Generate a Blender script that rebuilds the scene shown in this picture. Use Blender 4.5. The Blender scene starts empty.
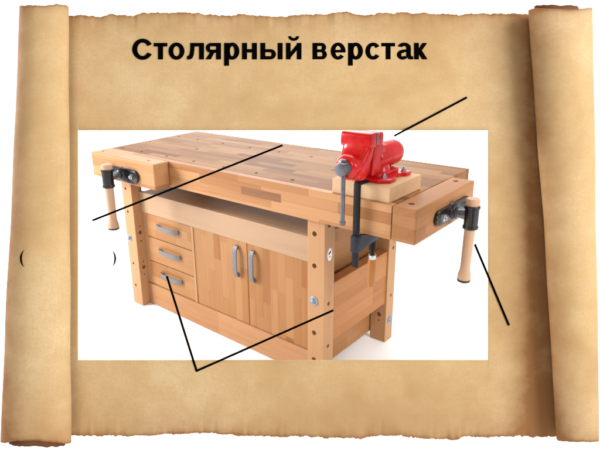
import bpy, bmesh, math, random
from mathutils import Vector, Matrix
random.seed(4)
S = bpy.context.scene
COL = S.collection
PI = math.pi

# ------------------------------------------------------------------ camera data (metres; workbench front left corner at x=0,y=0)
CAM = Vector((2.47991528, -1.56861804, 1.40957341))
RV = Vector((0.74482688, 0.66666361, -0.0281522)).normalized()
UV = Vector((-0.19344286, 0.25611743, 0.94709225)).normalized()
FV = Vector((-0.63860221, 0.69997392, -0.31972446)).normalized()
FOC, PX, PY = 557.6, 258.88, 219.29
ROT = Matrix((RV, UV, -FV)).transposed()

# ------------------------------------------------------------------ helpers
def thing(name, label, cat, loc=(0, 0, 0), group=None, rot=None):
    o = bpy.data.objects.new(name, None); COL.objects.link(o)
    o.empty_display_size = 0.05
    if rot is not None: o.matrix_world = Matrix.Translation(Vector(loc)) @ rot.to_4x4()
    else: o.location = loc
    o['label'] = label; o['category'] = cat
    if group: o['group'] = group
    return o

def tag(o, label, cat, group=None):
    o['label'] = label; o['category'] = cat
    if group: o['group'] = group
    return o

def obj(name, bm, mats, parent=None, smooth=False, off=None):
    """links a bmesh as one mesh object. off: origin of a top-level mesh in world coordinates"""
    bmesh.ops.recalc_face_normals(bm, faces=bm.faces)
    me = bpy.data.meshes.new(name); bm.to_mesh(me); bm.free()
    if not isinstance(mats, (list, tuple)): mats = [mats]
    for m in mats: me.materials.append(m)
    if smooth:
        me.polygons.foreach_set('use_smooth', [True] * len(me.polygons))
        try: me.set_sharp_from_angle(angle=math.radians(38))
        except Exception: pass
    o = bpy.data.objects.new(name, me); COL.objects.link(o)
    if parent: o.parent = parent
    return o

def box(bm, x0, x1, y0, y1, z0, z1, bev=0.002, seg=2, mat=0):
    r = bmesh.ops.create_cube(bm, size=1)
    vs = r['verts']
    for v in vs:
        v.co = Vector((x0 + (v.co.x + .5) * (x1 - x0), y0 + (v.co.y + .5) * (y1 - y0), z0 + (v.co.z + .5) * (z1 - z0)))
    fs = list({f for v in vs for f in v.link_faces})
    if bev:
        es = list({e for v in vs for e in v.link_edges})
        r = bmesh.ops.bevel(bm, geom=es, offset=bev, segments=seg, profile=.5, affect='EDGES')
        fs = list(set(r['faces']) | {f for f in fs if f.is_valid})
    for f in fs: f.material_index = mat
    return bm

def lathe(bm, prof, p0, axis, n=28, mat=0):
    """prof: list of (t along axis, radius)"""
    a = Vector(axis).normalized(); p0 = Vector(p0)
    h = Vector((0, 0, 1)) if abs(a.z) < .9 else Vector((1, 0, 0))
    u = a.cross(h).normalized(); w = a.cross(u)
    rings = []
    for t, r in prof:
        if r < 1e-6: rings.append([bm.verts.new(p0 + a * t)])
        else: rings.append([bm.verts.new(p0 + a * t + (u * math.cos(2 * PI * i / n) + w * math.sin(2 * PI * i / n)) * r) for i in range(n)])
    for A, B in zip(rings, rings[1:]):
        for i in range(n):
            j = (i + 1) % n
            if len(A) == 1 and len(B) == 1: continue
            if len(A) == 1: f = bm.faces.new((A[0], B[i], B[j]))
            elif len(B) == 1: f = bm.faces.new((A[i], A[j], B[0]))
            else: f = bm.faces.new((A[i], A[j], B[j], B[i]))
            f.material_index = mat
    return bm

def cyl(bm, p0, axis, L, r, bev=0.0015, n=28, mat=0):
    return lathe(bm, [(0, 0), (0, r - bev), (bev * .3, r - bev * .3), (bev, r), (L - bev, r), (L - bev * .3, r - bev * .3), (L, r - bev), (L, 0)], p0, axis, n, mat)

def prism(bm, pts, ax, a, b, bev=0.0, mat=0, seg=2):
    """polygon pts in the two axes other than ax, extruded from a to b along ax"""
    def mk(p, t):
        c = list(p); c.insert(ax, t); return Vector(c)
    A = [bm.verts.new(mk(p, a)) for p in pts]; B = [bm.verts.new(mk(p, b)) for p in pts]
    fs = [bm.faces.new(A), bm.faces.new(B[::-1])]
    n = len(pts)
    for i in range(n): fs.append(bm.faces.new((A[i], B[i], B[(i + 1) % n], A[(i + 1) % n])))
    if bev:
        es = list({e for f in fs for e in f.edges})
        r = bmesh.ops.bevel(bm, geom=es, offset=bev, segments=seg, profile=.5, affect='EDGES')
        fs = list(set(r['faces']) | {f for f in fs if f.is_valid})
    for f in fs: f.material_index = mat
    return bm

def cut(o, holes):
    """bores real holes: holes = list of (point, axis, length, radius)"""
    bm = bmesh.new()
    for p, a, L, r in holes: lathe(bm, [(0, 0), (0, r), (L, r), (L, 0)], p, a, 20)
    c = obj('borer', bm, [])
    m = o.modifiers.new('b', 'BOOLEAN'); m.operation = 'DIFFERENCE'; m.object = c; m.solver = 'EXACT'
    dg = bpy.context.evaluated_depsgraph_get(); dg.update()
    me = bpy.data.meshes.new_from_object(o.evaluated_get(dg))
    old = o.data; o.modifiers.clear(); o.data = me; me.name = old.name
    bpy.data.meshes.remove(old)
    cm = c.data; bpy.data.objects.remove(c); bpy.data.meshes.remove(cm)

# ------------------------------------------------------------------ materials
def base_mat(name):
    m = bpy.data.materials.new(name); m.use_nodes = True
    nt = m.node_tree; b = nt.nodes['Principled BSDF']
    return m, nt, b

def N(nt, t, **k):
    n = nt.nodes.new(t)
    for a, v in k.items(): setattr(n, a, v)
    return n

def mth(nt, op, a, b=None, c=None):
    n = nt.nodes.new('ShaderNodeMath'); n.operation = op
    for i, v in enumerate((a, b, c)):
        if v is None: continue
        if isinstance(v, (int, float)): n.inputs[i].default_value = v
        else: nt.links.new(v, n.inputs[i])
    return n.outputs[0]

def ramp(nt, fac, stops, interp='LINEAR'):
    n = nt.nodes.new('ShaderNodeValToRGB'); cr = n.color_ramp; cr.interpolation = interp
    while len(cr.elements) < len(stops): cr.elements.new(.5)
    for e, (p, c) in zip(cr.elements, stops): e.position = p; e.color = (*c, 1)
    nt.links.new(fac, n.inputs[0]); return n.outputs[0]

def mixc(nt, fac, a, b, mode='MIX'):
    n = nt.nodes.new('ShaderNodeMix'); n.data_type = 'RGBA'; n.blend_type = mode
    for s, v in ((n.inputs[0], fac), (n.inputs[6], a), (n.inputs[7], b)):
        if isinstance(v, (int, float)): s.default_value = v
        elif isinstance(v, tuple): s.default_value = (*v, 1)
        else: nt.links.new(v, s)
    return n.outputs[2]

def noise(nt, vec, scale, detail=3, rough=.55, dist=0):
    n = nt.nodes.new('ShaderNodeTexNoise'); n.inputs['Scale'].default_value = scale
    n.inputs['Detail'].default_value = detail; n.inputs['Roughness'].default_value = rough; n.inputs['Distortion'].default_value = dist
    if vec is not None: nt.links.new(vec, n.inputs['Vector'])
    return n.outputs['Fac']

def wood(name, stops, axis=0, length=.4, w=(.045, .045), seed=0, rough=.42, grain=.3, patch=None, coat=.15, spec=.2):
    m, nt, b = base_mat(name)
    tc = N(nt, 'ShaderNodeTexCoord'); sp = N(nt, 'ShaderNodeSeparateXYZ'); nt.links.new(tc.outputs['Object'], sp.inputs[0])
    al = sp.outputs[axis]; o = [sp.outputs[i] for i in range(3) if i != axis]
    def cell(v, s, k): return mth(nt, 'FLOOR', mth(nt, 'ADD', mth(nt, 'DIVIDE', v, s), k))
    r1 = cell(o[0], w[0], 100.03); r2 = cell(o[1], w[1], 100.07)
    def wn(a, b_, c):
        cb = N(nt, 'ShaderNodeCombineXYZ')
        for i, v in enumerate((a, b_, c)):
            if isinstance(v, (int, float)): cb.inputs[i].default_value = v
            else: nt.links.new(v, cb.inputs[i])
        n = N(nt, 'ShaderNodeTexWhiteNoise'); n.noise_dimensions = '3D'; nt.links.new(cb.outputs[0], n.inputs['Vector'])
        return n.outputs['Value']
    rh = wn(r1, r2, seed + .5)
    sg = mth(nt, 'FLOOR', mth(nt, 'ADD', mth(nt, 'DIVIDE', al, length), mth(nt, 'MULTIPLY', rh, 7.3)))
    ch = wn(mth(nt, 'ADD', r1, mth(nt, 'MULTIPLY', r2, 17)), sg, seed + .5)
    colr = ramp(nt, ch, stops)
    # grain: long streaks along the stave, shifted per stave
    def gvec(ka, kx, sh):
        cb = N(nt, 'ShaderNodeCombineXYZ')
        nt.links.new(mth(nt, 'ADD', mth(nt, 'MULTIPLY', al, ka), mth(nt, 'MULTIPLY', ch, sh)), cb.inputs[0])
        nt.links.new(mth(nt, 'MULTIPLY', o[0], kx), cb.inputs[1]); nt.links.new(mth(nt, 'MULTIPLY', o[1], kx), cb.inputs[2])
        return cb.outputs[0]
    g1 = noise(nt, gvec(1.6, 26, 31), 1, 4, .6, .8)
    g2 = noise(nt, gvec(14, 420, 53), 1, 2, .6)
    s1 = mth(nt, 'MULTIPLY_ADD', mth(nt, 'SUBTRACT', g1, .5), grain * 2.2, 1.0)
    s2 = mth(nt, 'MULTIPLY_ADD', mth(nt, 'SUBTRACT', g2, .5), grain * .55, 1.0)
    dk = mixc(nt, 1.0, colr, (.80, .66, .52), 'MULTIPLY')
    fac = mth(nt, 'MULTIPLY', mth(nt, 'GREATER_THAN', g1, .0), mth(nt, 'SUBTRACT', 1.0, mth(nt, 'MINIMUM', 1.0, mth(nt, 'MULTIPLY', s1, s2))))
    colr = mixc(nt, mth(nt, 'MULTIPLY', fac, 2.2), colr, dk)
    # glue joints
    def joint(v, s, k):
        f = mth(nt, 'FRACT', mth(nt, 'ADD', mth(nt, 'DIVIDE', v, s), k)); f = mth(nt, 'MINIMUM', f, mth(nt, 'SUBTRACT', 1.0, f))
        return mth(nt, 'LESS_THAN', mth(nt, 'MULTIPLY', f, s), .0005)
    j = mth(nt, 'MAXIMUM', joint(o[0], w[0], 100.03), joint(o[1], w[1], 100.07))
    colr = mixc(nt, mth(nt, 'MULTIPLY', j, .45), colr, (.16, .07, .03))
    if patch:   # one darker stave let into the front edge
        x0, x1, z0, z1 = patch
        f = mth(nt, 'MULTIPLY', mth(nt, 'MULTIPLY', mth(nt, 'GREATER_THAN', sp.outputs[0], x0), mth(nt, 'LESS_THAN', sp.outputs[0], x1)),
                mth(nt, 'MULTIPLY', mth(nt, 'GREATER_THAN', sp.outputs[2], z0), mth(nt, 'LESS_THAN', sp.outputs[2], z1)))
        f = mth(nt, 'MULTIPLY', f, mth(nt, 'LESS_THAN', sp.outputs[1], .01))
        colr = mixc(nt, f, colr, mixc(nt, g1, (.27, .125, .055), (.19, .080, .036)))
    nt.links.new(colr, b.inputs['Base Color'])
    nt.links.new(mth(nt, 'MULTIPLY_ADD', g1, .25, rough - .12), b.inputs['Roughness'])
    b.inputs['Coat Weight'].default_value = coat * .15; b.inputs['Coat Roughness'].default_value = .3; b.inputs['Specular IOR Level'].default_value = spec
    bp = N(nt, 'ShaderNodeBump'); bp.inputs['Strength'].default_value = .12; bp.inputs['Distance'].default_value = .001
    nt.links.new(g2, bp.inputs['Height']); nt.links.new(bp.outputs[0], b.inputs['Normal'])
    return m

def plain(name, c, rough=.4, metal=0, nz=.12, scale=60, coat=0, bump=.05):
    m, nt, b = base_mat(name)
    tc = N(nt, 'ShaderNodeTexCoord'); f = noise(nt, tc.outputs['Object'], scale, 4)
    d = tuple(max(0, v * (1 - nz * 2)) for v in c); u = tuple(min(1, v * (1 + nz)) for v in c)
    nt.links.new(ramp(nt, f, [(.3, d), (.7, u)]), b.inputs['Base Color'])
    nt.links.new(mth(nt, 'MULTIPLY_ADD', f, .2, rough - .1), b.inputs['Roughness'])
    b.inputs['Metallic'].default_value = metal; b.inputs['Coat Weight'].default_value = coat; b.inputs['Coat Roughness'].default_value = .12
    if bump:
        bp = N(nt, 'ShaderNodeBump'); bp.inputs['Strength'].default_value = bump; bp.inputs['Distance'].default_value = .001
        nt.links.new(f, bp.inputs['Height']); nt.links.new(bp.outputs[0], b.inputs['Normal'])
    return m

TOPC = [(0, (.38, .20, .095)), (.25, (.52, .31, .165)), (.5, (.60, .37, .205)), (.78, (.46, .26, .13)), (1, (.29, .14, .062))]
FRC = [(0, (.52, .30, .16)), (.35, (.58, .35, .195)), (.7, (.62, .39, .235)), (1, (.44, .225, .11))]
DOORC = [(0, (.55, .30, .145)), (.35, (.60, .36, .185)), (.65, (.64, .39, .21)), (.9, (.55, .29, .13)), (1, (.42, .20, .085))]
PALE = [(0, (.60, .40, .25)), (1, (.66, .45, .29))]
LEGC = [(0, (.56, .36, .22)), (1, (.62, .41, .26))]
PINK = [(0, (.56, .33, .19)), (.5, (.62, .39, .25)), (1, (.58, .36, .24))]
WK = (.74, .618, .475)
def dim(st, k=1.0): return [(p, tuple(c * w_ * k for c, w_ in zip(col, WK))) for p, col in st]
TOPC, FRC, DOORC, PALE, LEGC, PINK = dim(TOPC, .74), dim(FRC, 1.05), dim(DOORC, .84), [(p, tuple(c * q for c, q in zip(k_, (.65, .625, .60)))) for p, k_ in PALE], dim(LEGC), dim(PINK)
m_top = wood('butcher_block_beech', TOPC, 0, .27, (.040, .2), 3, .50, .6, coat=0, spec=.12)
m_apr = wood('apron_beech', FRC, 0, .36, (.2, .0398), 31, .45, .55, patch=(.956, 1.166, .783, .817))
m_jawx = wood('jaw_beech_long', FRC, 0, .30, (.2, .04), 7, .4, .55)
m_jawy = wood('jaw_beech_cross', dim([(0, (.46, .25, .13)), (.6, (.52, .30, .165)), (1, (.45, .24, .12))], 1.03), 1, .5, (.2, .0398), 5, .5, .6)
m_leg = wood('leg_beech', LEGC, 2, 3, (.3, .3), 1, .5, .42)
m_rail = wood('rail_beech', PALE, 0, 3, (.5, .5), 2, .5, .34)
m_raily = wood('end_rail_beech', dim(FRC, 1.2), 1, .22, (.5, .05), 8, .5, .5)
m_sidey = wood('side_panel_beech', DOORC, 1, .25, (.5, .045), 18, .5, .35)
m_plinth = wood('plinth_beech', PINK, 0, .5, (.5, .5), 4, .5, .5)
m_door = wood('door_beech', DOORC, 2, .28, (.043, .4), 11, .45, .55)
m_drw = wood('drawer_beech', DOORC, 0, .17, (.4, .045), 14, .45, .5)
m_shelf = wood('shelf_beech', [(0, (.36, .20, .10)), (1, (.48, .28, .15))], 0, .5, (.05, .4), 15, .5, .4)
m_block = wood('pine_block', dim([(0, (.74, .58, .43)), (1, (.80, .64, .49))]), 0, 3, (.5, .5), 6, .6, .3, coat=0)
m_hwood = wood('handle_beech', dim([(0, (.62, .48, .40)), (1, (.68, .52, .43))]), 2, 3, (.5, .5), 9, .45, .2, coat=.3)
m_cwood = wood('clamp_handle_wood', dim([(0, (.46, .22, .075)), (1, (.52, .27, .10))]), 2, 3, (.5, .5), 10, .4, .25, coat=.3)
m_black = plain('black_cast_iron', (.006, .006, .007), .30, 0, .2, 90, .15, .2)
m_barm = plain('black_clamp_steel', (.004, .0035, .005), .55, 0, .2, 60, .05)
m_armm = plain('grey_clamp_casting', (.022, .024, .036), .5, .2, .2, 80, .05, .15)
m_steel = plain('bright_steel', (.48, .49, .52), .32, 1, .08)
m_grey = plain('worn_grey_steel', (.15, .155, .175), .36, .75, .12)
m_pull = plain('satin_nickel_pull', (.17, .17, .185), .55, .2, .05)
m_zinc = plain('zinc_washer', (.28, .34, .42), .4, .7, .15)
m_red = plain('red_enamel', (.56, .003, .006), .26, 0, .06, 40, .2, .12); m_red.node_tree.nodes['Principled BSDF'].inputs['Specular IOR Level'].default_value = .35
def enamel():
    nt = m_red.node_tree; b = nt.nodes['Principled BSDF']; tc = N(nt, 'ShaderNodeTexCoord')
    src = b.inputs['Base Color'].links[0].from_socket
    n = noise(nt, tc.outputs['Object'], 22, 5, .7)
    c = mixc(nt, mth(nt, 'MULTIPLY', mth(nt, 'MAXIMUM', mth(nt, 'SUBTRACT', n, .52), 0), 2.2), src, (.16, .004, .006))
    ch = mth(nt, 'GREATER_THAN', noise(nt, tc.outputs['Object'], 95, 4, .7), .685)
    c = mixc(nt, mth(nt, 'MULTIPLY', ch, .8), c, (.10, .06, .055))
    nt.links.new(c, b.inputs['Base Color'])
    bp = [x for x in nt.nodes if x.type == 'BUMP'][0]; bp.inputs['Strength'].default_value = .35; bp.inputs['Distance'].default_value = .0015
enamel()
for m_ in (m_barm, m_armm): m_.node_tree.nodes['Principled BSDF'].inputs['Specular IOR Level'].default_value = .22
m_jplate = plain('pinkish_grey_jaw_steel', (.36, .17, .18), .35, .5, .1)
m_sticker = plain('white_sticker', (.8, .8, .8), .4, 0, .03)
m_ink = plain('black_ink', (.0015, .0015, .0015), .9, 0, .1, 60, 0, 0); m_ink.node_tree.nodes['Principled BSDF'].inputs['Specular IOR Level'].default_value = 0
m_blue = plain('blue_print', (.03, .10, .30), .5, 0, .05)
m_rubber = plain('black_rubber', (.012, .012, .012), .6, 0, .1)
m_dark = plain('bore_dark_stain', (.10, .045, .022), .7, 0, .1)
m_white = plain('white_studio_paper', (.97, .97, .97), .9, 0, .01, 3, 0, 0)

def parchment(name, inner=False):
    m, nt, b = base_mat(name)
    tc = N(nt, 'ShaderNodeTexCoord'); v = tc.outputs['Object']
    n1 = noise(nt, v, 2.6, 5, .55, .3); n2 = noise(nt, v, 14, 5, .65); n3 = noise(nt, v, 160, 4, .7)
    c = ramp(nt, n1, [(.32, (.40, .250, .110)), (.5, (.515, .352, .172)), (.66, (.585, .43, .238))])
    c = mixc(nt, mth(nt, 'MULTIPLY', mth(nt, 'SUBTRACT', n2, .38), .95), c, (.41, .22, .078))
    # fibres: fine crossed weave
    sp = N(nt, 'ShaderNodeSeparateXYZ'); nt.links.new(v, sp.inputs[0])
    def fib(kx, ky):
        cb = N(nt, 'ShaderNodeCombineXYZ'); nt.links.new(mth(nt, 'MULTIPLY', sp.outputs[0], kx), cb.inputs[0])
        nt.links.new(mth(nt, 'MULTIPLY', sp.outputs[1], ky), cb.inputs[1]); nt.links.new(mth(nt, 'MULTIPLY', sp.outputs[2], kx), cb.inputs[2])
        return noise(nt, cb.outputs[0], 1, 3, .6)
    f = mth(nt, 'ADD', fib(220, 12), fib(14, 240))
    c = mixc(nt, mth(nt, 'MULTIPLY', mth(nt, 'ABSOLUTE', mth(nt, 'SUBTRACT', f, 1.0)), .85), c, (.38, .24, .10))
    c = mixc(nt, mth(nt, 'MULTIPLY', mth(nt, 'SUBTRACT', n3, .38), .85), c, (.36, .215, .09))
    # age: browned towards the torn edges (vertex layer: browning there, plus shade painted near the rolls)
    at = N(nt, 'ShaderNodeAttribute'); at.attribute_name = 'wear_shade'
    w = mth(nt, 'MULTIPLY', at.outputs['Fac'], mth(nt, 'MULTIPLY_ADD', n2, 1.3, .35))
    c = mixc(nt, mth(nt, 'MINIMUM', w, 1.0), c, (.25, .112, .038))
    # sparse foxing specks
    vo = N(nt, 'ShaderNodeTexVoronoi'); vo.inputs['Scale'].default_value = 4.2; nt.links.new(v, vo.inputs['Vector'])
    spk = mth(nt, 'LESS_THAN', vo.outputs['Distance'], mth(nt, 'MULTIPLY', n2, .035))
    c = mixc(nt, mth(nt, 'MULTIPLY', spk, .55), c, (.20, .10, .04))
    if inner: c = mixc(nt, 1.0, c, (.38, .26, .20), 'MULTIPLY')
    nt.links.new(c, b.inputs['Base Color']); b.inputs['Roughness'].default_value = .8; b.inputs['Specular IOR Level'].default_value = .2
    bp = N(nt, 'ShaderNodeBump'); bp.inputs['Strength'].default_value = .35; bp.inputs['Distance'].default_value = .003
    nt.links.new(mth(nt, 'ADD', n2, mth(nt, 'MULTIPLY', n3, .25)), bp.inputs['Height']); nt.links.new(bp.outputs[0], b.inputs['Normal'])
    return m
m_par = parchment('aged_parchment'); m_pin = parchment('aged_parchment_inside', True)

# ------------------------------------------------------------------ workbench
H, T, L, D = .86, .1194, 1.6367, .6258
wb = thing('workbench', 'wooden carpenter workbench with drawers, doors and two end vises', 'workbench')
ZB = H - T
bm = bmesh.new(); box(bm, 0, L - .0012, .0004, .0330, ZB - .0005, H, .002)
obj('front_apron', bm, m_apr, wb)
bm = bmesh.new(); box(bm, 0, L - .0012, .0334, D, ZB, H - .0003, .002)
top = obj('tabletop', bm, m_top, wb)
holes = []
for x in (.05, .21, .405, .597, .787, .978, 1.168):
    holes.append(((x, .07, H - .05), (0, 0, 1), .08, .0080)); holes.append(((x, .445, H - .05), (0, 0, 1), .08, .0080))
holes += [((.03, .262, H - .05), (0, 0, 1), .08, .0080), ((.405, .262, H - .05), (0, 0, 1), .08, .0080)]
cut(top, holes)

def vise_handle(parent, x, y, z0, z1, k=1.2, lean=0.0):
    """turned wooden bar through a cast hub; top at z1"""
    bm = bmesh.new()
    L_ = z1 - z0
    lathe(bm, [(t, r * k) for t, r in [(0, 0), (0, .014), (.004, .018), (.016, .0185), (.028, .0175), (.042, .0145), (.06, .0138), (L_ * .6, .0148), (L_ - .055, .0155), (L_ - .04, .016), (L_ - .028, .0185), (L_ - .006, .0195), (L_ - .001, .0165), (L_, 0)]], (x, y, z0), (0, 0, 1), 32)
    for v in bm.verts: v.co.y -= (z1 - v.co.z) * lean
    h = obj('handle', bm, m_hwood, parent, True)
    bm = bmesh.new()
    lathe(bm, [(-.004, 0), (-.004, .014 * k), (-.001, .0182 * k), (.0065, .0190 * k), (.0065, .0)], (x, y, z0), (0, 0, 1), 28)
    for v in bm.verts: v.co.y -= (z1 - v.co.z) * lean
    return h, obj('rubber_ring', bm, m_rubber, parent, True)

def hub(parent, x, y, z, hh=.042, k=1.0):
    bm = bmesh.new()
    lathe(bm, [(t, r * k) for t, r in [(-hh, .016), (-hh, .023), (-hh + .002, .026), (-hh + .010, .026), (-hh + .012, .0235), (hh - .012, .0235), (hh - .010, .0262), (hh - .002, .0262), (hh, .0245), (hh, .016)]], (x, y, z), (0, 0, 1), 32)
    return obj('handle_hub', bm, m_black, parent, True)

def hexnut(bm, p, ax, r=.012, L_=.010):
    lathe(bm, [(0, 0), (0, r), (L_ * .8, r), (L_, r * .8), (L_, 0)], p, ax, 6)
    lathe(bm, [(L_ * .9, 0), (L_ * .9, r * .5), (L_ * 1.35, r * .5), (L_ * 1.45, r * .35), (L_ * 1.45, 0)], p, ax, 16)

# end vise (right)
bm = bmesh.new(); box(bm, L + .0006, L + .0879, 0, .4603, ZB - .0015, H, .006, 3)
ej = obj('vise_jaw', bm, m_jawy, wb)
ej['label'] = 'thick cross-grain jaw at the right end'
cut(ej, [((1.677, .054, H - .05), (0, 0, 1), .08, .011), ((1.672, .409, H - .05), (0, 0, 1), .08, .011)])
XJ = L + .0879
def stadium(cx, cz, hw, hz, n=10):
    pts = []
    for i in range(n + 1):
        a = -PI / 2 + PI * i / n; pts.append((cx + hw - hz + hz * math.cos(a), cz + hz * math.sin(a)))
    for i in range(n + 1):
        a = PI / 2 + PI * i / n; pts.append((cx - hw + hz + hz * math.cos(a), cz + hz * math.sin(a)))
    return pts
bm = bmesh.new(); prism(bm, stadium(.262, .795, .138, .026), 0, XJ - .001, XJ + .013, .003)
lathe(bm, [(0, .034), (.016, .031), (.022, .026), (.024, .0)], (XJ, .262, .793), (1, 0, 0))
obj('mounting_plate', bm, m_black, ej, True)
for y in (.165, .355):
    bm = bmesh.new(); hexnut(bm, (XJ + .0125, y, .795), (1, 0, 0), .013, .013); obj('bolt', bm, m_steel, ej, True)
bm = bmesh.new()
lathe(bm, [(0, 0), (0, .020), (.016, .020), (.018, .0165), (.028, .0165), (.030, .019), (.040, .019), (.055, .017), (.062, .015)], (XJ + .010, .262, .790), (1, 0, 0))
obj('screw', bm, m_grey, ej, True)
hub(ej, 1.800, .258, .785); vise_handle(ej, 1.800, .260, .552, .852, 1.2, .055)

# front vise (left)
bm = bmesh.new(); box(bm, .0, .5035, -.0865, -.0006, ZB - .0015, H + .0005, .006, 3)
fj = obj('vise_jaw', bm, m_jawx, wb)
fj['label'] = 'long-grain jaw across the front left corner'
cut(fj, [((.042, -.042, H - .05), (0, 0, 1), .08, .0080), ((.415, -.045, H - .05), (0, 0, 1), .08, .0080)])
bm = bmesh.new(); prism(bm, stadium(.266, .785, .125, .032), 1, -.0865 - .013, -.0855, .003)
lathe(bm, [(0, .034), (.016, .031), (.022, .026), (.024, .0)], (.262, -.0865, .785), (0, -1, 0))
obj('mounting_plate', bm, m_black, fj, True)
for x in (.185, .35):
    bm = bmesh.new(); hexnut(bm, (x, -.099, .785), (0, -1, 0), .012, .012); obj('bolt', bm, m_steel, fj, True)
bm = bmesh.new()
lathe(bm, [(0, 0), (0, .020), (.016, .020), (.018, .0165), (.028, .0165), (.030, .019), (.040, .019), (.055, .017), (.062, .015)], (.256, -.096, .785), (0, -1, 0))
obj('screw', bm, m_grey, fj, True)
hub(fj, .252, -.165, .778, .044, 1.12); vise_handle(fj, .252, -.165, .528, .846, 1.42)

# legs
LX0, LX1, LF0, LF1, LB0, LB1 = .0657, .1470, .0269, .0925, .5202, .5860
RX0, RX1 = 1.2721, 1.3534
def leg(x0, x1, y0, y1, hl):
    bm = bmesh.new(); box(bm, x0, x1, y0, y1, 0, ZB - .0005, .0025)
    o = obj('leg', bm, m_leg, wb); cut(o, hl); return o
fh = (.68, .549, .257, .134)
yb_ = [(0, .027)]
leg1 = leg(RX0, RX1, LF0, LF1,
    [((1.305, LF0 - .01, z), (0, 1, 0), .035, .0105) for z in fh] + [((RX1 + .01, .056, z), (-1, 0, 0), .035, .0085) for z in (.716, .391, .202)])
leg2 = leg(LX0, LX1, LF0, LF1,
    [((.098, LF0 - .01, z), (0, 1, 0), .035, .0075) for z in (.66, .534, .241, .112)]
    + [((LX1 + .01, .058, z), (-1, 0, 0), .03, .0105) for z in (.42, .222)] + [((LX1 + .01, .058, z), (-1, 0, 0), .03, .0045) for z in (.455, .372, .180, .255)])
leg3 = leg(RX0, RX1, LB0, LB1,
    [((1.316, LB0 - .01, z), (0, 1, 0), .03, .0115) for z in (.268, .137)] + [((1.316, LB0 - .01, z), (0, 1, 0), .03, .0045) for z in (.312, .236, .182, .106)]
    + [((RX1 + .01, .558, z), (-1, 0, 0), .03, .0085) for z in (.233, .47)])
leg4 = leg(LX0, LX1, LB0, LB1, [((.106, LB0 - .01, .4), (0, 1, 0), .03, .0105)])
def washer(parent, p, ax, r=.0195):
    bm = bmesh.new(); lathe(bm, [(0, 0), (0, r), (.002, r), (.003, r * .93), (.003, .011), (.0035, .011)], p, ax)
    lathe(bm, [(.003, .011), (.008, .009), (.0115, .005), (.0125, 0)], p, ax)
    return obj('washer', bm, m_zinc, parent, True)
washer(leg1, (1.304, LF0, .399), (0, -1, 0)); washer(leg2, (.090, LF0, .385), (0, -1, 0), .018); washer(leg3, (RX1, .556, .106), (1, 0, 0))
# sticker on the right front leg: oval, small dark mark over a blue line
bm = bmesh.new(); prism(bm, [(.059 + .0150 * math.cos(a * PI / 14), .598 + .026 * math.sin(a * PI / 14)) for a in range(28)], 0, RX1 - .0005, RX1 + .0009)
st = obj('sticker', bm, m_sticker, leg1)
bm = bmesh.new(); X_ = RX1 + .0009
for (a, b_, c, d) in ((.052, .066, .6035, .6075), (.050, .058, .599, .603), (.060, .067, .6085, .6115)): box(bm, X_ - .0004, X_ + .0005, a, b_, c, d, 0)
obj('printed_mark', bm, m_ink, st)
bm = bmesh.new()
for (a, b_, c, d) in ((.053, .058, .5875, .5905), (.0595, .065, .5875, .5905)): box(bm, X_ - .0004, X_ + .0005, a, b_, c, d, 0)
obj('printed_mark', bm, m_blue, st)

# end boards between the legs of each trestle
for name, x0, x1 in (('end_rail', 1.300, 1.346), ('end_rail', .072, .118)):
    bm = bmesh.new(); box(bm, x0, x1, LF1 + .0005, LB0 - .0005, .203, .462, .003)
    obj(name, bm, m_raily, wb)
    bm = bmesh.new(); box(bm, x0 + .002, x1 - .006, LF1 + .0005, LB0 - .0005, ZB - .05, ZB - .001, .003)
    obj('top_rail', bm, m_raily, wb)

# cabinet
CY = .080           # plane of drawer and door fronts
bm = bmesh.new()
box(bm, .152, 1.268, CY + .03, .56, .030, .050, .001)       # floor
box(bm, 1.250, 1.268, CY + .024, .56, .0505, .6185, .001)     # right side
box(bm, .152, .170, CY + .024, .56, .0505, .6185, .001)       # left side
box(bm, .1705, 1.2495, .545, .56, .0505, .6185, .001)         # back
box(bm, .530, .545, CY + .024, .544, .0505, .6185, .001)      # partition
cab = obj('cabinet', bm, m_sidey, wb)
bm = bmesh.new(); box(bm, .149, 1.270, .1005, .500, .6190, .6370, .0015)
obj('shelf', bm, m_shelf, wb)
bm = bmesh.new(); box(bm, .1475, 1.2715, .074, .100, .532, .641, .0025); obj('front_rail', bm, m_rail, wb)
bm = bmesh.new(); box(bm, .1475, 1.2715, .075, .100, .004, .126, .0025); obj('plinth', bm, m_plinth, wb)
bm = bmesh.new(); box(bm, .1475, .178, .082, .101, .1265, .5315, .0015); obj('stile', bm, m_leg, wb)
bm = bmesh.new(); box(bm, .5305, .5465, .078, .101, .1265, .5315, .0015); obj('stile', bm, m_leg, wb)

def pull(parent, c, ax, ln):
    """bow handle: flat arched strip standing off the front"""
    bm = bmesh.new(); n = 18; w = .0115
    prev = None
    for i in range(n + 1):
        t = i / n * 2 - 1; s = t * ln / 2
        off = .017 * (1 - abs(t) ** 4.5) + .002; th = .0060 + .003 * abs(t) ** 4
        ww = w * (1 - .10 * abs(t) ** 6)
        q = []
        for (dw, do) in ((-ww, -th), (ww, -th), (ww * .85, 0), (-ww * .85, 0)):
            y = CY - (off - do)
            p = (c[0] + s, y, c[1] + dw) if ax == 0 else (c[0] + dw, y, c[1] + s)
            q.append(bm.verts.new(p))
        if prev:
            for k in range(4): bm.faces.new((prev[k], prev[(k + 1) % 4], q[(k + 1) % 4], q[k]))
        else: bm.faces.new(q)
        prev = q
    bm.faces.new(prev[::-1])
    for s in (-1, 1):
        p = (c[0] + s * ln * .42, CY + .001, c[1]) if ax == 0 else (c[0], CY + .001, c[1] + s * ln * .42)
        cyl(bm, p, (0, -1, 0), .012, .006, .001, 14)
    return obj('handle', bm, m_pull, parent, True)

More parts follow.
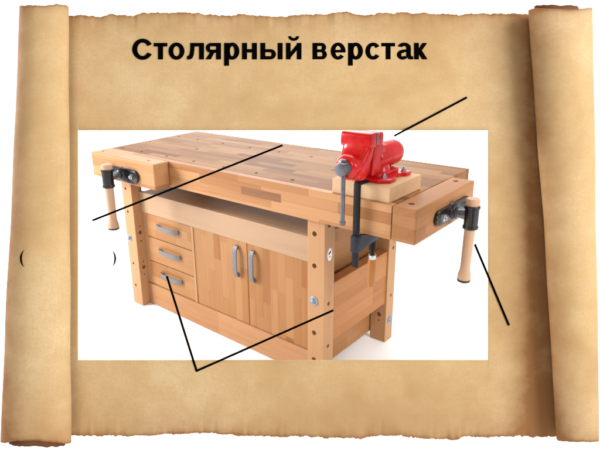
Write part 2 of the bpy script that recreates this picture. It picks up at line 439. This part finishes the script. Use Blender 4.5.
zs = (.5305, .401, .263, .1275)
for i in range(3):
    bm = bmesh.new(); box(bm, .1795, .5290, CY, CY + .020, zs[i + 1] + .002, zs[i] - .002, .002)
    if i: box(bm, .20, .51, CY + .0205, .50, zs[i + 1] + .02, zs[i] - .025, .001)
    d = obj('drawer', bm, m_drw, wb)
    pull(d, (.358, (.478, .345, .211)[i]), 0, .170)
for x0, x1, hx in ((.5485, .8985, .841), (.9015, 1.2705, .940)):
    bm = bmesh.new(); box(bm, x0, x1, CY, CY + .020, .1280, .5305, .002)
    d = obj('door', bm, m_door, wb)
    pull(d, (hx, .432), 2, .150)

# ------------------------------------------------------------------ block, vise, clamp on the bench
bm = bmesh.new(); box(bm, 1.392, 1.618, .013, .236, H + .0005, .9135, .002)
for v in bm.verts: v.co -= Vector((1.505, .125, H))
blk = obj('wooden_block', bm, m_block); blk.location = (1.505, .125, H)
tag(blk, 'pale square wood block under the red metal vise', 'wood block')

VZ = .9140
ve = thing('bench_vise', 'red cast-iron metalworking vise bolted on a pale wood block', 'vise', (1.505, .1, VZ))
def vobj(name, bm, mat, par=ve, smooth=True):
    for v in bm.verts: v.co -= Vector((1.505, .1, VZ))
    return obj(name, bm, mat, par, smooth)
xc, zc = 1.503, .982
# base flange with lugs
bm = bmesh.new()
prism(bm, [(xc - .080, .045), (xc - .045, .034), (xc + .060, .034), (xc + .092, .060), (xc + .090, .100), (xc + .062, .125), (xc + .070, .165), (xc + .088, .180), (xc + .088, .212), (xc + .06, .222),
           (xc - .06, .222), (xc - .088, .212), (xc - .088, .180), (xc - .062, .150), (xc - .062, .115), (xc - .086, .090)], 2, VZ + .0002, VZ + .013, .003)
prism(bm, [(xc - .058, .052), (xc + .055, .052), (xc + .050, .195), (xc - .050, .195)], 2, VZ + .011, VZ + .026, .006)
vobj('base', bm, m_red)
# fixed body: pillar, round barrel and rear jaw
bm = bmesh.new()
lathe(bm, [(0, .050), (.010, .046), (.03, .040), (.045, .041)], (xc, .120, VZ + .022), (0, 0, 1), 36)
lathe(bm, [(0, 0), (0, .040), (.006, .044), (.012, .047), (.100, .0475), (.140, .0465), (.156, .045), (.168, .040), (.173, .030), (.174, 0)], (xc, .075, zc + .002), (0, 1, 0), 48)
prism(bm, [(.034, VZ + .020), (.034, 1.084), (.062, 1.084), (.068, 1.070), (.078, 1.035), (.115, 1.020), (.125, .99), (.115, VZ + .022)], 0, xc - .036, xc + .040, .007, seg=3)
prism(bm, [(.034, 1.040), (.034, 1.0855), (.058, 1.0855), (.064, 1.074), (.062, 1.048)], 0, xc - .058, xc + .058, .005, seg=3)
body = vobj('fixed_body', bm, m_red)
bm = bmesh.new(); box(bm, xc - .0575, xc + .0585, .0265, .0335, 1.046, 1.0845, .001)
vobj('jaw_plate', bm, m_jplate)
# moving jaw: head, slanting neck, round boss for the screw
bm = bmesh.new()
prism(bm, [(.017, 1.040), (.017, 1.0885), (-.014, 1.0885), (-.0205, 1.080), (-.0215, 1.046), (-.016, 1.040)], 0, xc - .058, xc + .058, .005, seg=3)
def ring(y0, pts): return pts
secs = [  # z, y front, y back, half width
    (1.064, -.0195, .016, .0570), (1.045, -.022, .016, .0562), (1.030, -.030, .016, .0550), (1.012, -.042, .016, .0530), (.995, -.054, .016, .0500), (.975, -.060, .016, .0475), (.955, -.058, .014, .044), (.938, -.046, .008, .038), (.930, -.030, .000, .028)]
rs = []
for z, yf, yb2, hw in secs:
    r = []
    for i in range(24):
        a = 2 * PI * i / 24; cx_, sy = math.cos(a), math.sin(a)
        k = .5
        X = math.copysign(abs(cx_) ** k, cx_) * hw; Y = math.copysign(abs(sy) ** k, sy)
        r.append(bm.verts.new((xc + X * (1 - .12 * (Y < 0) * abs(Y)), (yf + yb2) / 2 + Y * (yb2 - yf) / 2, z)))
    rs.append(r)
for A, B in zip(rs, rs[1:]):
    for i in range(24): bm.faces.new((A[i], A[(i + 1) % 24], B[(i + 1) % 24], B[i]))
bm.faces.new(rs[0][::-1]); bm.faces.new(rs[-1])
lathe(bm, [(0, .043), (.012, .043), (.024, .041), (.031, .036), (.036, .029), (.036, .0)], (xc, -.045, zc), (0, -1, 0), 40)
box(bm, xc - .026, xc + .026, -.03, .075, .945, .995, .006, 3)      # slide bar running into the body
vobj('moving_jaw', bm, m_red)
bm = bmesh.new(); box(bm, xc - .0575, xc + .0585, .0175, .0245, 1.046, 1.0875, .001)
vobj('jaw_plate', bm, m_jplate)
# screw head and tommy bar
bm = bmesh.new()
lathe(bm, [(0, 0), (0, .020), (.012, .020), (.014, .0225), (.041, .0232), (.044, .0218), (.045, .018), (.045, 0)], (xc + .005, -.068, zc + .001), (0, -1, 0), 32)
vobj('screw_head', bm, m_grey)
bm = bmesh.new()
r_ = .0074
cyl(bm, (xc + .004, -.092, .803), (0, 0, 1), .205, r_, .001, 18)
lathe(bm, [(0, 0), (0, .0085), (.002, .0105), (.011, .0105), (.014, .008), (.014, 0)], (xc + .004, -.092, .792), (0, 0, 1), 20)
lathe(bm, [(0, 0), (0, .0085), (.002, .0105), (.008, .0100), (.010, .007), (.010, 0)], (xc + .004, -.092, 1.005), (0, 0, 1), 20)
vobj('tommy_bar', bm, m_grey)
for (x, y) in ((1.562, .073), (1.570, .197), (1.440, .073), (1.436, .197)):
    bm = bmesh.new(); lathe(bm, [(0, 0), (0, .0125), (.002, .0125), (.002, .0)], (x, y, VZ + .0125), (0, 0, 1), 20)
    lathe(bm, [(0, 0), (0, .0088), (.006, .0088), (.0075, .007), (.0075, 0)], (x, y, VZ + .0145), (0, 0, 1), 6)
    lathe(bm, [(0, 0), (0, .0042), (.006, .0042), (.007, .003), (.007, 0)], (x, y, VZ + .0218), (0, 0, 1), 12)
    vobj('bolt', bm, m_steel)

bx = 1.517
cl = thing('bar_clamp', 'black steel bar clamp with wooden grip hanging at bench front', 'clamp', (bx, -.02, .50))
def cobj(name, bm, mat, par=cl, smooth=True):
    for v in bm.verts: v.co -= Vector((bx, -.02, .50))
    return obj(name, bm, mat, par, smooth)
bm = bmesh.new(); box(bm, bx - .0118, bx + .0118, -.026, -.017, .618, .918, .0015)
prism(bm, [(-.026, .9170), (-.020, .926), (.012, .9250), (.031, .922), (.031, .9150), (-.026, .9150)], 0, bx - .0118, bx + .0118, .0012)
cobj('bar', bm, m_barm)
bm = bmesh.new(); prism(bm, [(-.034, .676), (-.034, .736), (-.012, .738), (-.004, .728), (.060, .716), (.110, .710), (.112, .690), (.075, .684), (.030, .686), (.000, .682), (-.010, .672)], 0, bx - .0145, bx + .0145, .003)
cobj('sliding_arm', bm, m_armm)
bm = bmesh.new(); lathe(bm, [(0, 0), (0, .0065), (.095, .0065), (.098, .011), (.112, .012), (.114, 0)], (bx, .092, .626), (0, 0, 1), 20)
lathe(bm, [(0, 0), (0, .013), (.045, .013), (.048, .010), (.048, 0)], (bx, .092, .650), (0, 0, 1), 24)
cobj('spindle', bm, m_barm)
bm = bmesh.new(); lathe(bm, [(0, 0), (0, .0135), (.002, .0145), (.016, .0145), (.018, .012), (.018, 0)], (bx, .092, .6125), (0, 0, 1), 28)
cobj('ferrule', bm, m_steel)
bm = bmesh.new(); lathe(bm, [(0, 0), (.0, .010), (.003, .013), (.012, .0145), (.04, .0150), (.07, .0165), (.095, .0155), (.108, .013), (.112, .0125), (.112, 0)], (bx, .092, .502), (0, 0, 1), 10)
cobj('grip', bm, m_cwood, smooth=False)

# ------------------------------------------------------------------ parchment scroll in front of the bench
DS = 1.52
K = DS / FOC
BASE = 437.0
def lp(x, y, z=0.0, persp=True):
    """photo measure -> local metres of the scroll (origin: middle of its lower edge), z = distance in front of the sheet"""
    s = (DS - z) / DS if persp else 1
    return Vector(((x - PX) * K * s - (300 - PX) * K, -(y - PY) * K * s + (BASE - PY) * K, z))
ORG = CAM + FV * DS + RV * (300 - PX) * K - UV * (BASE - PY) * K
sc = thing('parchment_scroll', 'large aged parchment scroll with torn edges, rolled sides and square opening', 'scroll', ORG, rot=ROT)

def interp(pts, x):
    if x <= pts[0][0]: return pts[0][1]
    for (a, b), (c, d) in zip(pts, pts[1:]):
        if x <= c: return b + (d - b) * (x - a) / (c - a)
    return pts[-1][1]
rn = random.Random(11)
jit = [rn.gauss(0, 1) for _ in range(4000)]
def rough1(x, s):   # multi-octave tear noise
    v = 0
    for k, (f, a) in enumerate(((.16, .55), (.45, .5), (1.1, .45))):
        p = x * f + s * 37 + 900; i = int(math.floor(p)); t = p - i; t = t * t * (3 - 2 * t)
        v += a * (jit[i % 4000] * (1 - t) + jit[(i + 1) % 4000] * t)
    return v
TOPE = [(20, 15), (68, 15), (99.6, 16.7), (110, 14), (129, 15.8), (147.5, 13), (201, 13), (226.7, 16.6), (243, 13.8), (268, 16), (293, 15.6), (321, 14), (344, 12), (366.7, 16), (379, 13.3), (425, 13.3), (458, 16), (471, 14), (527, 14), (600, 14)]
BOTE = [(0, 435), (70, 435.5), (143, 436), (168, 434), (206, 432.7), (247.5, 436), (310, 436.5), (360, 438.3), (370, 436), (400, 435.5), (420, 438), (455, 439.5), (465, 436.5), (500, 437), (557, 437.5), (600, 437)]
def tope(x): return interp(TOPE, x) + .55 * rough1(x, 1)
def bote(x): return interp(BOTE, x) + .6 * rough1(x, 5)
def wear_shade(x, y):
    dt = y - interp(TOPE, x); db = interp(BOTE, x) - y
    w = .62 * math.exp(-max(dt, 0) / 2.0) + .46 * math.exp(-max(dt, 0) / 22) + .75 * math.exp(-max(db, 0) / 2.2) + .46 * math.exp(-max(db, 0) / 30)
    w += .95 * math.exp(-max(0, 530 - x) / 16) + .10 * math.exp(-max(0, x - 74) / 12)  # shade painted in brown beside the right roll, faintly beside the left
    return w
def add_wear_shade(o, vals):
    a = o.data.attributes.new('wear_shade', 'FLOAT', 'POINT'); a.data.foreach_set('value', vals)

# roll outlines in photo measure
def LR(y): return interp([(0, 21.5), (112, 17), (224, 12), (310, 7), (440, 2)], y), interp([(0, 68.3), (440, 71)], y)
def RR(y): return interp([(0, 527.5), (112, 535), (224, 544), (336, 550.5), (440, 557)], y), interp([(0, 589), (112, 592), (224, 593.5), (336, 596), (440, 597)], y)
FLAT = .62
def roll_geo(side, y):
    l, r = LR(y) if side < 0 else RR(y)
    a = (r - l) / 2; b = a * FLAT                                # photo units
    m = 1 - b / FOC
    cx = PX + ((l + r) / 2 - PX) * m
    return cx, a * m, b * m                                      # in sheet-plane units
ys_top = [0, 1.2, 3, 6, 10, 16, 24]
WX0, WX1, WY0, WY1 = 78.2, 488, 130.3, 360
bm = bmesh.new()
def sheet_grid():
    xs = [34 + (WX0 - 34) * i / 40 for i in range(40)] + [WX0 + (WX1 - WX0) * i / 400 for i in range(400)] + [WX1 + (572 - WX1) * i / 76 for i in range(77)]
    cols = []; wv = []
    for x in xs:
        t0, b0 = tope(x), bote(x)
        ys = [t0 + (WY0 - t0) * (i / 24) ** 1.6 for i in range(24)] + [WY0 + (WY1 - WY0) * i / 30 for i in range(30)] + [b0 - (b0 - WY1) * ((24 - i) / 24) ** 1.6 for i in range(25)]
        col = []
        for j, y in enumerate(ys):
            z = .0005 * math.sin(x * .021 + y * .013) + .0003 * math.sin(y * .03 - x * .017)
            e = min(abs(y - t0), abs(y - b0))
            z += .0035 * math.exp(-e / 6) * rough1(x * .25, 9 if y < 200 else 3)
            # the sheet bellies a little before it enters each roll
            z += -.006 * max(0, (x - 495) / 45) ** 2 if x < 545 else -.006 * 1.23
            p = lp(x, y, 0, False); p.z = z
            v = bm.verts.new(p); col.append((v, x, y)); wv.append(wear_shade(x, y))
        cols.append(col)
    for A, B in zip(cols, cols[1:]):
        for j in range(len(A) - 1):
            mx = (A[0][1] + B[0][1]) / 2; my = (A[j][2] + A[j + 1][2]) / 2
            if WX0 < mx < WX1 and 24 <= j < 54: continue
            bm.faces.new((A[j][0], B[j][0], B[j + 1][0], A[j + 1][0]))
    return wv
wv = sheet_grid()
for v, w in zip(bm.verts, wv): pass
lay = bm.verts.layers.float.new('wear_shade')
bm.verts.ensure_lookup_table()
for v, w in zip(bm.verts, wv): v[lay] = w
loose = [v for v in bm.verts if not v.link_faces]; bmesh.ops.delete(bm, geom=loose, context='VERTS')
sheet = obj('sheet', bm, m_par, sc, True)
def solid(o, t, off=-1):
    m = o.modifiers.new('thickness', 'SOLIDIFY'); m.thickness = t; m.offset = off
    return m
solid(sheet, .0022, 0)

def make_roll(side, top_fn, bot_fn):
    """spiral cross-section; phase 0 = back (touching the sheet), going outwards, round the front, inwards"""
    bm = bmesh.new(); lay = bm.verts.layers.float.new('wear_shade')
    NT = 150; TURN = 2 * PI * 1.72; NY = 70
    cols = []
    for i in range(NT + 1):
        ph = TURN * i / NT
        t0, b0 = top_fn(ph), bot_fn(ph)
        col = []
        for j in range(NY + 1):
            q = j / NY; q = q * q * (3 - 2 * q) * .6 + q * .4
            y = t0 + (b0 - t0) * q
            cx, a, b = roll_geo(side, min(max(y, 0), 445))
            sh = 1 - (.30 if side > 0 else .16) * max(0, ph - PI * 1.25) / (TURN - PI * 1.25) - (.05 if ph > 2 * PI else .05 * max(0, (ph - 1.5 * PI)) / (.5 * PI))
            ang = -PI / 2 + side * ph                          # back -> side -> front
            wob = 1 + .010 * math.sin(y * .021 + ph * 2) + .006 * math.sin(y * .06 - ph * 3)
            X = cx - side * (.19 if side > 0 else .08) * a * min(1, max(0, (ph - 1.75 * PI) / (.6 * PI))) + a * sh * math.cos(ang) * (1 + (.010 * math.sin(y * .05)))
            Z = b * (1 + sh * math.sin(ang) * wob)
            p = lp(X, y, 0, False); p.z = Z * K + .0015
            v = bm.verts.new(p)
            dt = y - t0; db = b0 - y
            v[lay] = .5 * math.exp(-dt / 2) + .32 * math.exp(-dt / 13) + .65 * math.exp(-db / 2) + .46 * math.exp(-db / 42) + (.62 if side > 0 else .95) * max(0, math.cos(ang - PI)) ** (1.6 if side > 0 else 1.3)  # last term paints shade on the left side of each roll
            col.append(v)
        cols.append(col)
    for A, B in zip(cols, cols[1:]):
        for j in range(NY): bm.faces.new((A[j], B[j], B[j + 1], A[j + 1]))
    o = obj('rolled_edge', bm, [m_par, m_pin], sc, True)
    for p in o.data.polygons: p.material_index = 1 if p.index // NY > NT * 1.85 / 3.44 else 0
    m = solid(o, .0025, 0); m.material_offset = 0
    return o
PIh = PI / 2
def pk(ph, c, w): return math.exp(-((ph - c) / w) ** 2)
# top / bottom outlines in sheet-plane photo units along the spiral phase (pi = frontmost)
def lt(ph):
    v = PY - (PY - 7.0) * .975 + .8 * rough1(ph * 12, 7)
    if ph < 2 * PI: v += 4.5 * pk(ph, PI, 1.0) - 0
    else: v += 3
    return v
def lb(ph):
    v = PY + (440 - PY) * .965 + .5 * rough1(ph * 11, 8)
    if ph < 2 * PI: v += -8.5 * pk(ph, PI, .9) + 2.0 * pk(ph, 1.5 * PI, .5) + (2 if ph < PIh else 0)
    if ph > 1.95 * PI: v += interp([(2.5 * PI, .8), (3 * PI, -1.8), (3.44 * PI, 3.2)], ph)
    return v
def rt(ph):
    v = PY - (PY - 10.5) * .975 + .35 * rough1(ph * 12, 9)
    if ph < 2 * PI: v += 7.5 * pk(ph, PI, 1.1) - 1.5 * pk(ph, 0, 1.0)
    if ph > 1.75 * PI: v += interp([(2.2 * PI, 0), (2.6 * PI, .5), (3 * PI, 1.8), (3.44 * PI, -1.6)], ph)
    return v
def rb(ph):
    v = PY + (441 - PY) * .975 + .45 * rough1(ph * 11, 10)
    if ph < 2 * PI: v += -4.0 * pk(ph, PI, 1.1)
    else: v -= 4
    return v
make_roll(-1, lt, lb); make_roll(1, rt, rb)

# ---- lettering
def lpoly(bm, pts, zf, d=.0006):
    """polygon in photo measure lying on the surface zf(x,y)"""
    A = [bm.verts.new(lp(x, y, zf(x, y) + d)) for x, y in pts]; B = [bm.verts.new(lp(x, y, zf(x, y) - .0006)) for x, y in pts]
    n = len(pts); bm.faces.new(A); bm.faces.new(B[::-1])
    for i in range(n): bm.faces.new((A[i], B[i], B[(i + 1) % n], A[(i + 1) % n]))
flatz = lambda x, y: .0018
def rect(x0, y0, x1, y1):
    x0 -= .14; x1 += .14; y0 -= .08; y1 += .08; lpoly(bmt, [(x0, y0), (x1, y0), (x1, y1), (x0, y1)], flatz)
def poly(*p): lpoly(bmt, list(p), flatz)
def band(cx, cy, rx, ry, wx, wy, a0, a1, n=22):
    """arc of varying width; angles in degrees, 0 = right, 90 = up"""
    P = []; rx += .1; ry += .08; wx += .35; wy += .3
    for i in range(n + 1):
        a = math.radians(a0 + (a1 - a0) * i / n)
        P.append(((cx + rx * math.cos(a), cy - ry * math.sin(a)), (cx + (rx - wx) * math.cos(a), cy - (ry - wy) * math.sin(a))))
    for (o1, i1), (o2, i2) in zip(P, P[1:]): lpoly(bmt, [o1, o2, i2, i1], flatz)
XT, BL, SW, HW = 43.0, 59.2, 4.6, 3.3
bmt = bmesh.new()
band(142.6, 49.2, 10.3, 10.5, 4.7, 3.6, 28, 332, 40)                                   # С
rect(153.8, XT, 167.2, XT + HW); rect(158.1, XT, 162.9, BL)                         # т
band(176.5, 51.1, 7.9, 8.5, 4.5, 3.2, 0, 360, 40)                                   # о
rect(199.2, XT, 203.9, BL); rect(190.4, XT, 203.9, XT + HW)                         # л
poly((190.4, XT), (194.8, XT), (194.3, 51), (193.6, 55.5), (192.3, 58.2), (190.2, 59.3), (187.0, 59.3), (187.0, 56.0), (188.6, 55.6), (189.6, 53.6), (190.2, 49.5))
rect(216.2, XT, 220.9, BL); rect(210.8, XT, 218, XT + 3.1); rect(210.8, 49.7, 218, 52.6)   # я
band(210.9, 47.8, 5.0, 4.8, 3.9, 2.5, 90, 270); poly((210.2, 52.0), (214.6, 52.2), (210.9, BL), (205.6, BL))
def er(x0, w):                                                                      # р
    rect(x0, XT, x0 + SW, 65.5); band(x0 + w - 7.1, 51.1, 7.1, 8.5, 4.6, 3.2, 0, 360, 40)
er(224.3, 15.0)
rect(242.2, XT, 246.9, BL); rect(252.1, XT, 256.8, BL); rect(246, 49.1, 253, 52.3)  # н
rect(260.5, XT, 265.2, BL); rect(264, 49.2, 270.6, 52.1); rect(264, 56.2, 270.6, BL) # ы
band(270.6, 54.2, 5.3, 5.0, 4.2, 2.7, -90, 90); rect(277.8, XT, 282.5, BL)
rect(286.1, XT, 290.5, BL); rect(296.9, XT, 301.4, BL); poly((290.0, 58.4), (290.0, 52.6), (297.4, 43.6), (297.4, 49.5))   # й
band(293.7, 36.2, 5.4, 4.6, 2.7, 2.6, 180, 360)
rect(312.6, XT, 317.2, BL); rect(316, XT, 321.5, XT + 2.9); rect(316, 49.4, 321.8, 52.1); rect(316, 56.3, 321.8, BL)       # в
band(321.2, 47.3, 4.9, 4.4, 4.1, 2.5, -90, 90); band(321.6, 54.5, 5.3, 4.8, 4.3, 2.6, -90, 90)
band(338.1, 51.1, 7.4, 8.5, 4.4, 3.0, 0, 322, 36); rect(332.6, 49.9, 345.4, 52.4)      # е
er(348.1, 14.8)
band(373.1, 51.1, 7.7, 8.5, 4.5, 3.2, 35, 325)                                       # с
rect(381.4, XT, 395.0, XT + HW); rect(385.8, XT, 390.5, BL)                          # т
band(404.2, 47.6, 6.6, 4.9, 4.4, 3.0, 0, 165); rect(406.3, 47.4, 410.8, 56.4)         # а
poly((406.3, 54.6), (410.8, 54.6), (411.5, 56.2), (413.3, 56.4), (413.3, 59.0), (411.4, 59.4), (408.6, 59.0), (407.2, 57.4))
band(402.7, 54.7, 5.7, 4.8, 4.1, 2.7, 60, 330); rect(402.7, 49.6, 407.5, 51.9)
rect(414.2, XT, 418.8, BL); poly((418, 49.8), (422.3, XT), (427.3, XT), (421.9, 50.4), (427.6, BL), (422.2, BL), (418, 53.2))   # к
bmesh.ops.recalc_face_normals(bmt, faces=bmt.faces)
obj('title_lettering', bmt, m_ink, sc)

def crescent(bm, x, y0, y1, side, zf, bulge=3.3, w=1.55):
    n = 14; yc = (y0 + y1) / 2; h = (y1 - y0) / 2
    P = []
    for i in range(n + 1):
        t = -1 + 2 * i / n; c = math.sqrt(max(0, 1 - t * t * .86)) - math.sqrt(.14)
        xo = x + side * (bulge + w) * c * 1.35; xi = x + side * bulge * c * 1.2 - side * .25
        P.append(((xo, yc + t * h), (xi, yc + t * h)))
    for (o1, i1), (o2, i2) in zip(P, P[1:]): lpoly(bm, [o1, o2, i2, i1], zf)
def rollz(x, y):     # height of the left roll's outer surface at a photo point
    z = 0.0
    for _ in range(12):
        s = (DS - z) / DS
        X = PX + (x - PX) * s; Y = PY + (y - PY) * s
        cx, a, b = roll_geo(-1, Y)
        z = b * K * (1 + math.sqrt(max(0, 1 - ((X - cx) / a) ** 2))) + .0015
    return z + .0022
bm = bmesh.new(); crescent(bm, 24.0, 250.3, 266.8, -1, rollz); obj('bracket_lettering', bm, m_ink, sc)

def lineobj(name, bm, label, cat, group=None):
    ctr = sum((v.co for v in bm.verts), Vector()) / len(bm.verts)
    for v in bm.verts: v.co -= ctr
    o = obj(name, bm, m_ink); o.matrix_world = Matrix.Translation(ORG + ROT @ ctr) @ ROT.to_4x4()
    return tag(o, label, cat, group)
bm = bmesh.new(); crescent(bm, 112.0, 250.3, 266.8, 1, lambda x, y: .0018)
lineobj('closing_bracket', bm, 'thin black closing bracket on white beside the left leg', 'bracket')
def rod(p, q, w, label):
    d = Vector((q[0] - p[0], q[1] - p[1])).normalized(); n = Vector((-d.y, d.x)) * w / 2
    bm = bmesh.new(); zz = .0021
    A = [(p[0] + n.x, p[1] + n.y), (q[0] + n.x, q[1] + n.y), (q[0] - n.x, q[1] - n.y), (p[0] - n.x, p[1] - n.y)]
    V = [bm.verts.new(lp(x, y, zz)) for x, y in A]; W = [bm.verts.new(lp(x, y, zz + .0016)) for x, y in A]
    bm.faces.new(V); bm.faces.new(W[::-1])
    for i in range(4): bm.faces.new((V[i], W[i], W[(i + 1) % 4], V[(i + 1) % 4]))
    bmesh.ops.bevel(bm, geom=list(bm.edges), offset=.0004, segments=1, affect='EDGES')
    return lineobj('leader_line', bm, label, 'pointer line', 'black pointer lines')
rod((92.3, 220.5), (282.6, 145.2), 2.0, 'long black line from left handle up across the tabletop')
rod((394, 136), (467, 97.3), 2.0, 'short black line rising right from the red vise onto parchment')
rod((474.8, 244.2), (509, 325.4), 2.2, 'steep black line running down from the right wooden vise handle')
rod((196.7, 371.3), (166.8, 276.2), 2.2, 'steep black line from lowest drawer handle down to the parchment')
rod((195.9, 371.2), (333.5, 310.2), 2.1, 'black line from parchment below up to the right end board')

# ------------------------------------------------------------------ setting: white paper sweep
bm = bmesh.new()
prof = [(-9, 0), (4.5, 0)] + [(4.5 + 2.5 * math.sin(a * PI / 24), 2.5 - 2.5 * math.cos(a * PI / 24)) for a in range(1, 12)] + [(7.0, 2.5), (7.0, 12)]
dirv = Vector((FV.x, FV.y)).normalized(); per = Vector((-dirv.y, dirv.x)); c0 = Vector((.9, .2))
rows = []
for t, z in prof:
    rows.append([bm.verts.new((c0.x + dirv.x * t + per.x * s, c0.y + dirv.y * t + per.y * s, z)) for s in (-14, 14)])
nf = 1
for i, (A, B) in enumerate(zip(rows, rows[1:])):
    bm.faces.new((A[0], A[1], B[1], B[0]))
# floor is the flat first strip, the rest is the backdrop
bm.faces.ensure_lookup_table()
bf = bmesh.new(); v = [bf.verts.new(x.co) for x in bm.faces[0].verts]; bf.faces.new(v)
bmesh.ops.delete(bm, geom=[bm.faces[0]], context='FACES')
fl = obj('floor', bf, m_white); fl['kind'] = 'structure'
bd = obj('backdrop', bm, m_white, None, True); bd['kind'] = 'structure'

# ------------------------------------------------------------------ light
w = bpy.data.worlds.new('World'); S.world = w; w.use_nodes = True
bg = w.node_tree.nodes['Background']; bg.inputs[0].default_value = (1, .995, .985, 1); bg.inputs[1].default_value = .55
# ambient gradient added to darken the rolls' left sides: lighter towards the right
nw = w.node_tree; tcw = N(nw, 'ShaderNodeTexCoord'); dt = N(nw, 'ShaderNodeVectorMath'); dt.operation = 'DOT_PRODUCT'
nw.links.new(tcw.outputs['Generated'], dt.inputs[0]); dt.inputs[1].default_value = tuple(RV)
nw.links.new(mth(nw, 'MULTIPLY_ADD', dt.outputs['Value'], .34, .42), bg.inputs[1])
def area(name, loc, target, size, power, col=(1, 1, 1), sy=None):
    l = bpy.data.lights.new(name, 'AREA'); l.energy = power; l.color = col; l.size = size
    if sy: l.shape = 'RECTANGLE'; l.size_y = sy
    o = bpy.data.objects.new(name, l); COL.objects.link(o); o.location = loc
    o.rotation_euler = (Vector(target) - Vector(loc)).to_track_quat('-Z', 'Y').to_euler()
    return o
sctr = CAM + FV * DS
area('softbox_right', CAM + RV * 2.6 + UV * 1.0 - FV * .5, sctr, 2.2, 128)
area('softbox_left', CAM + FV * 2.3 - RV * 3.0 + UV * 1.0, (.7, .1, .6), 1.2, 158)
area('overhead_fill', (.6, 1.6, 3.6), (.9, .6, 0), 2.6, 85)  # unseen fill added to keep the floor white
area('front_fill', CAM - FV * .9 - RV * .6 + UV * .5, sctr, 1.0, 24)  # unseen fill added to brighten the bench fronts through the opening
area('backdrop_fill', (-1.5, 3.2, 3.2), (-3.2, 5.2, 1.5), 2.5, 450)  # unseen light added to turn the sweep behind the bench white

# ------------------------------------------------------------------ camera and render settings
cd = bpy.data.cameras.new('Camera'); cam = bpy.data.objects.new('Camera', cd); COL.objects.link(cam)
cam.matrix_world = Matrix.Translation(CAM) @ ROT.to_4x4()
cd.sensor_fit = 'HORIZONTAL'; cd.sensor_width = 36; cd.lens = FOC / 600 * 36
cd.shift_x = (300 - PX) / 600; cd.shift_y = -(225 - PY) / 600
cd.clip_start = .05; cd.clip_end = 200
S.camera = cam
S.render.engine = 'CYCLES'
S.view_settings.view_transform = 'Standard'; S.view_settings.look = 'None'; S.view_settings.exposure = 0; S.view_settings.gamma = 1
S.render.resolution_x = 1024; S.render.resolution_y = 768
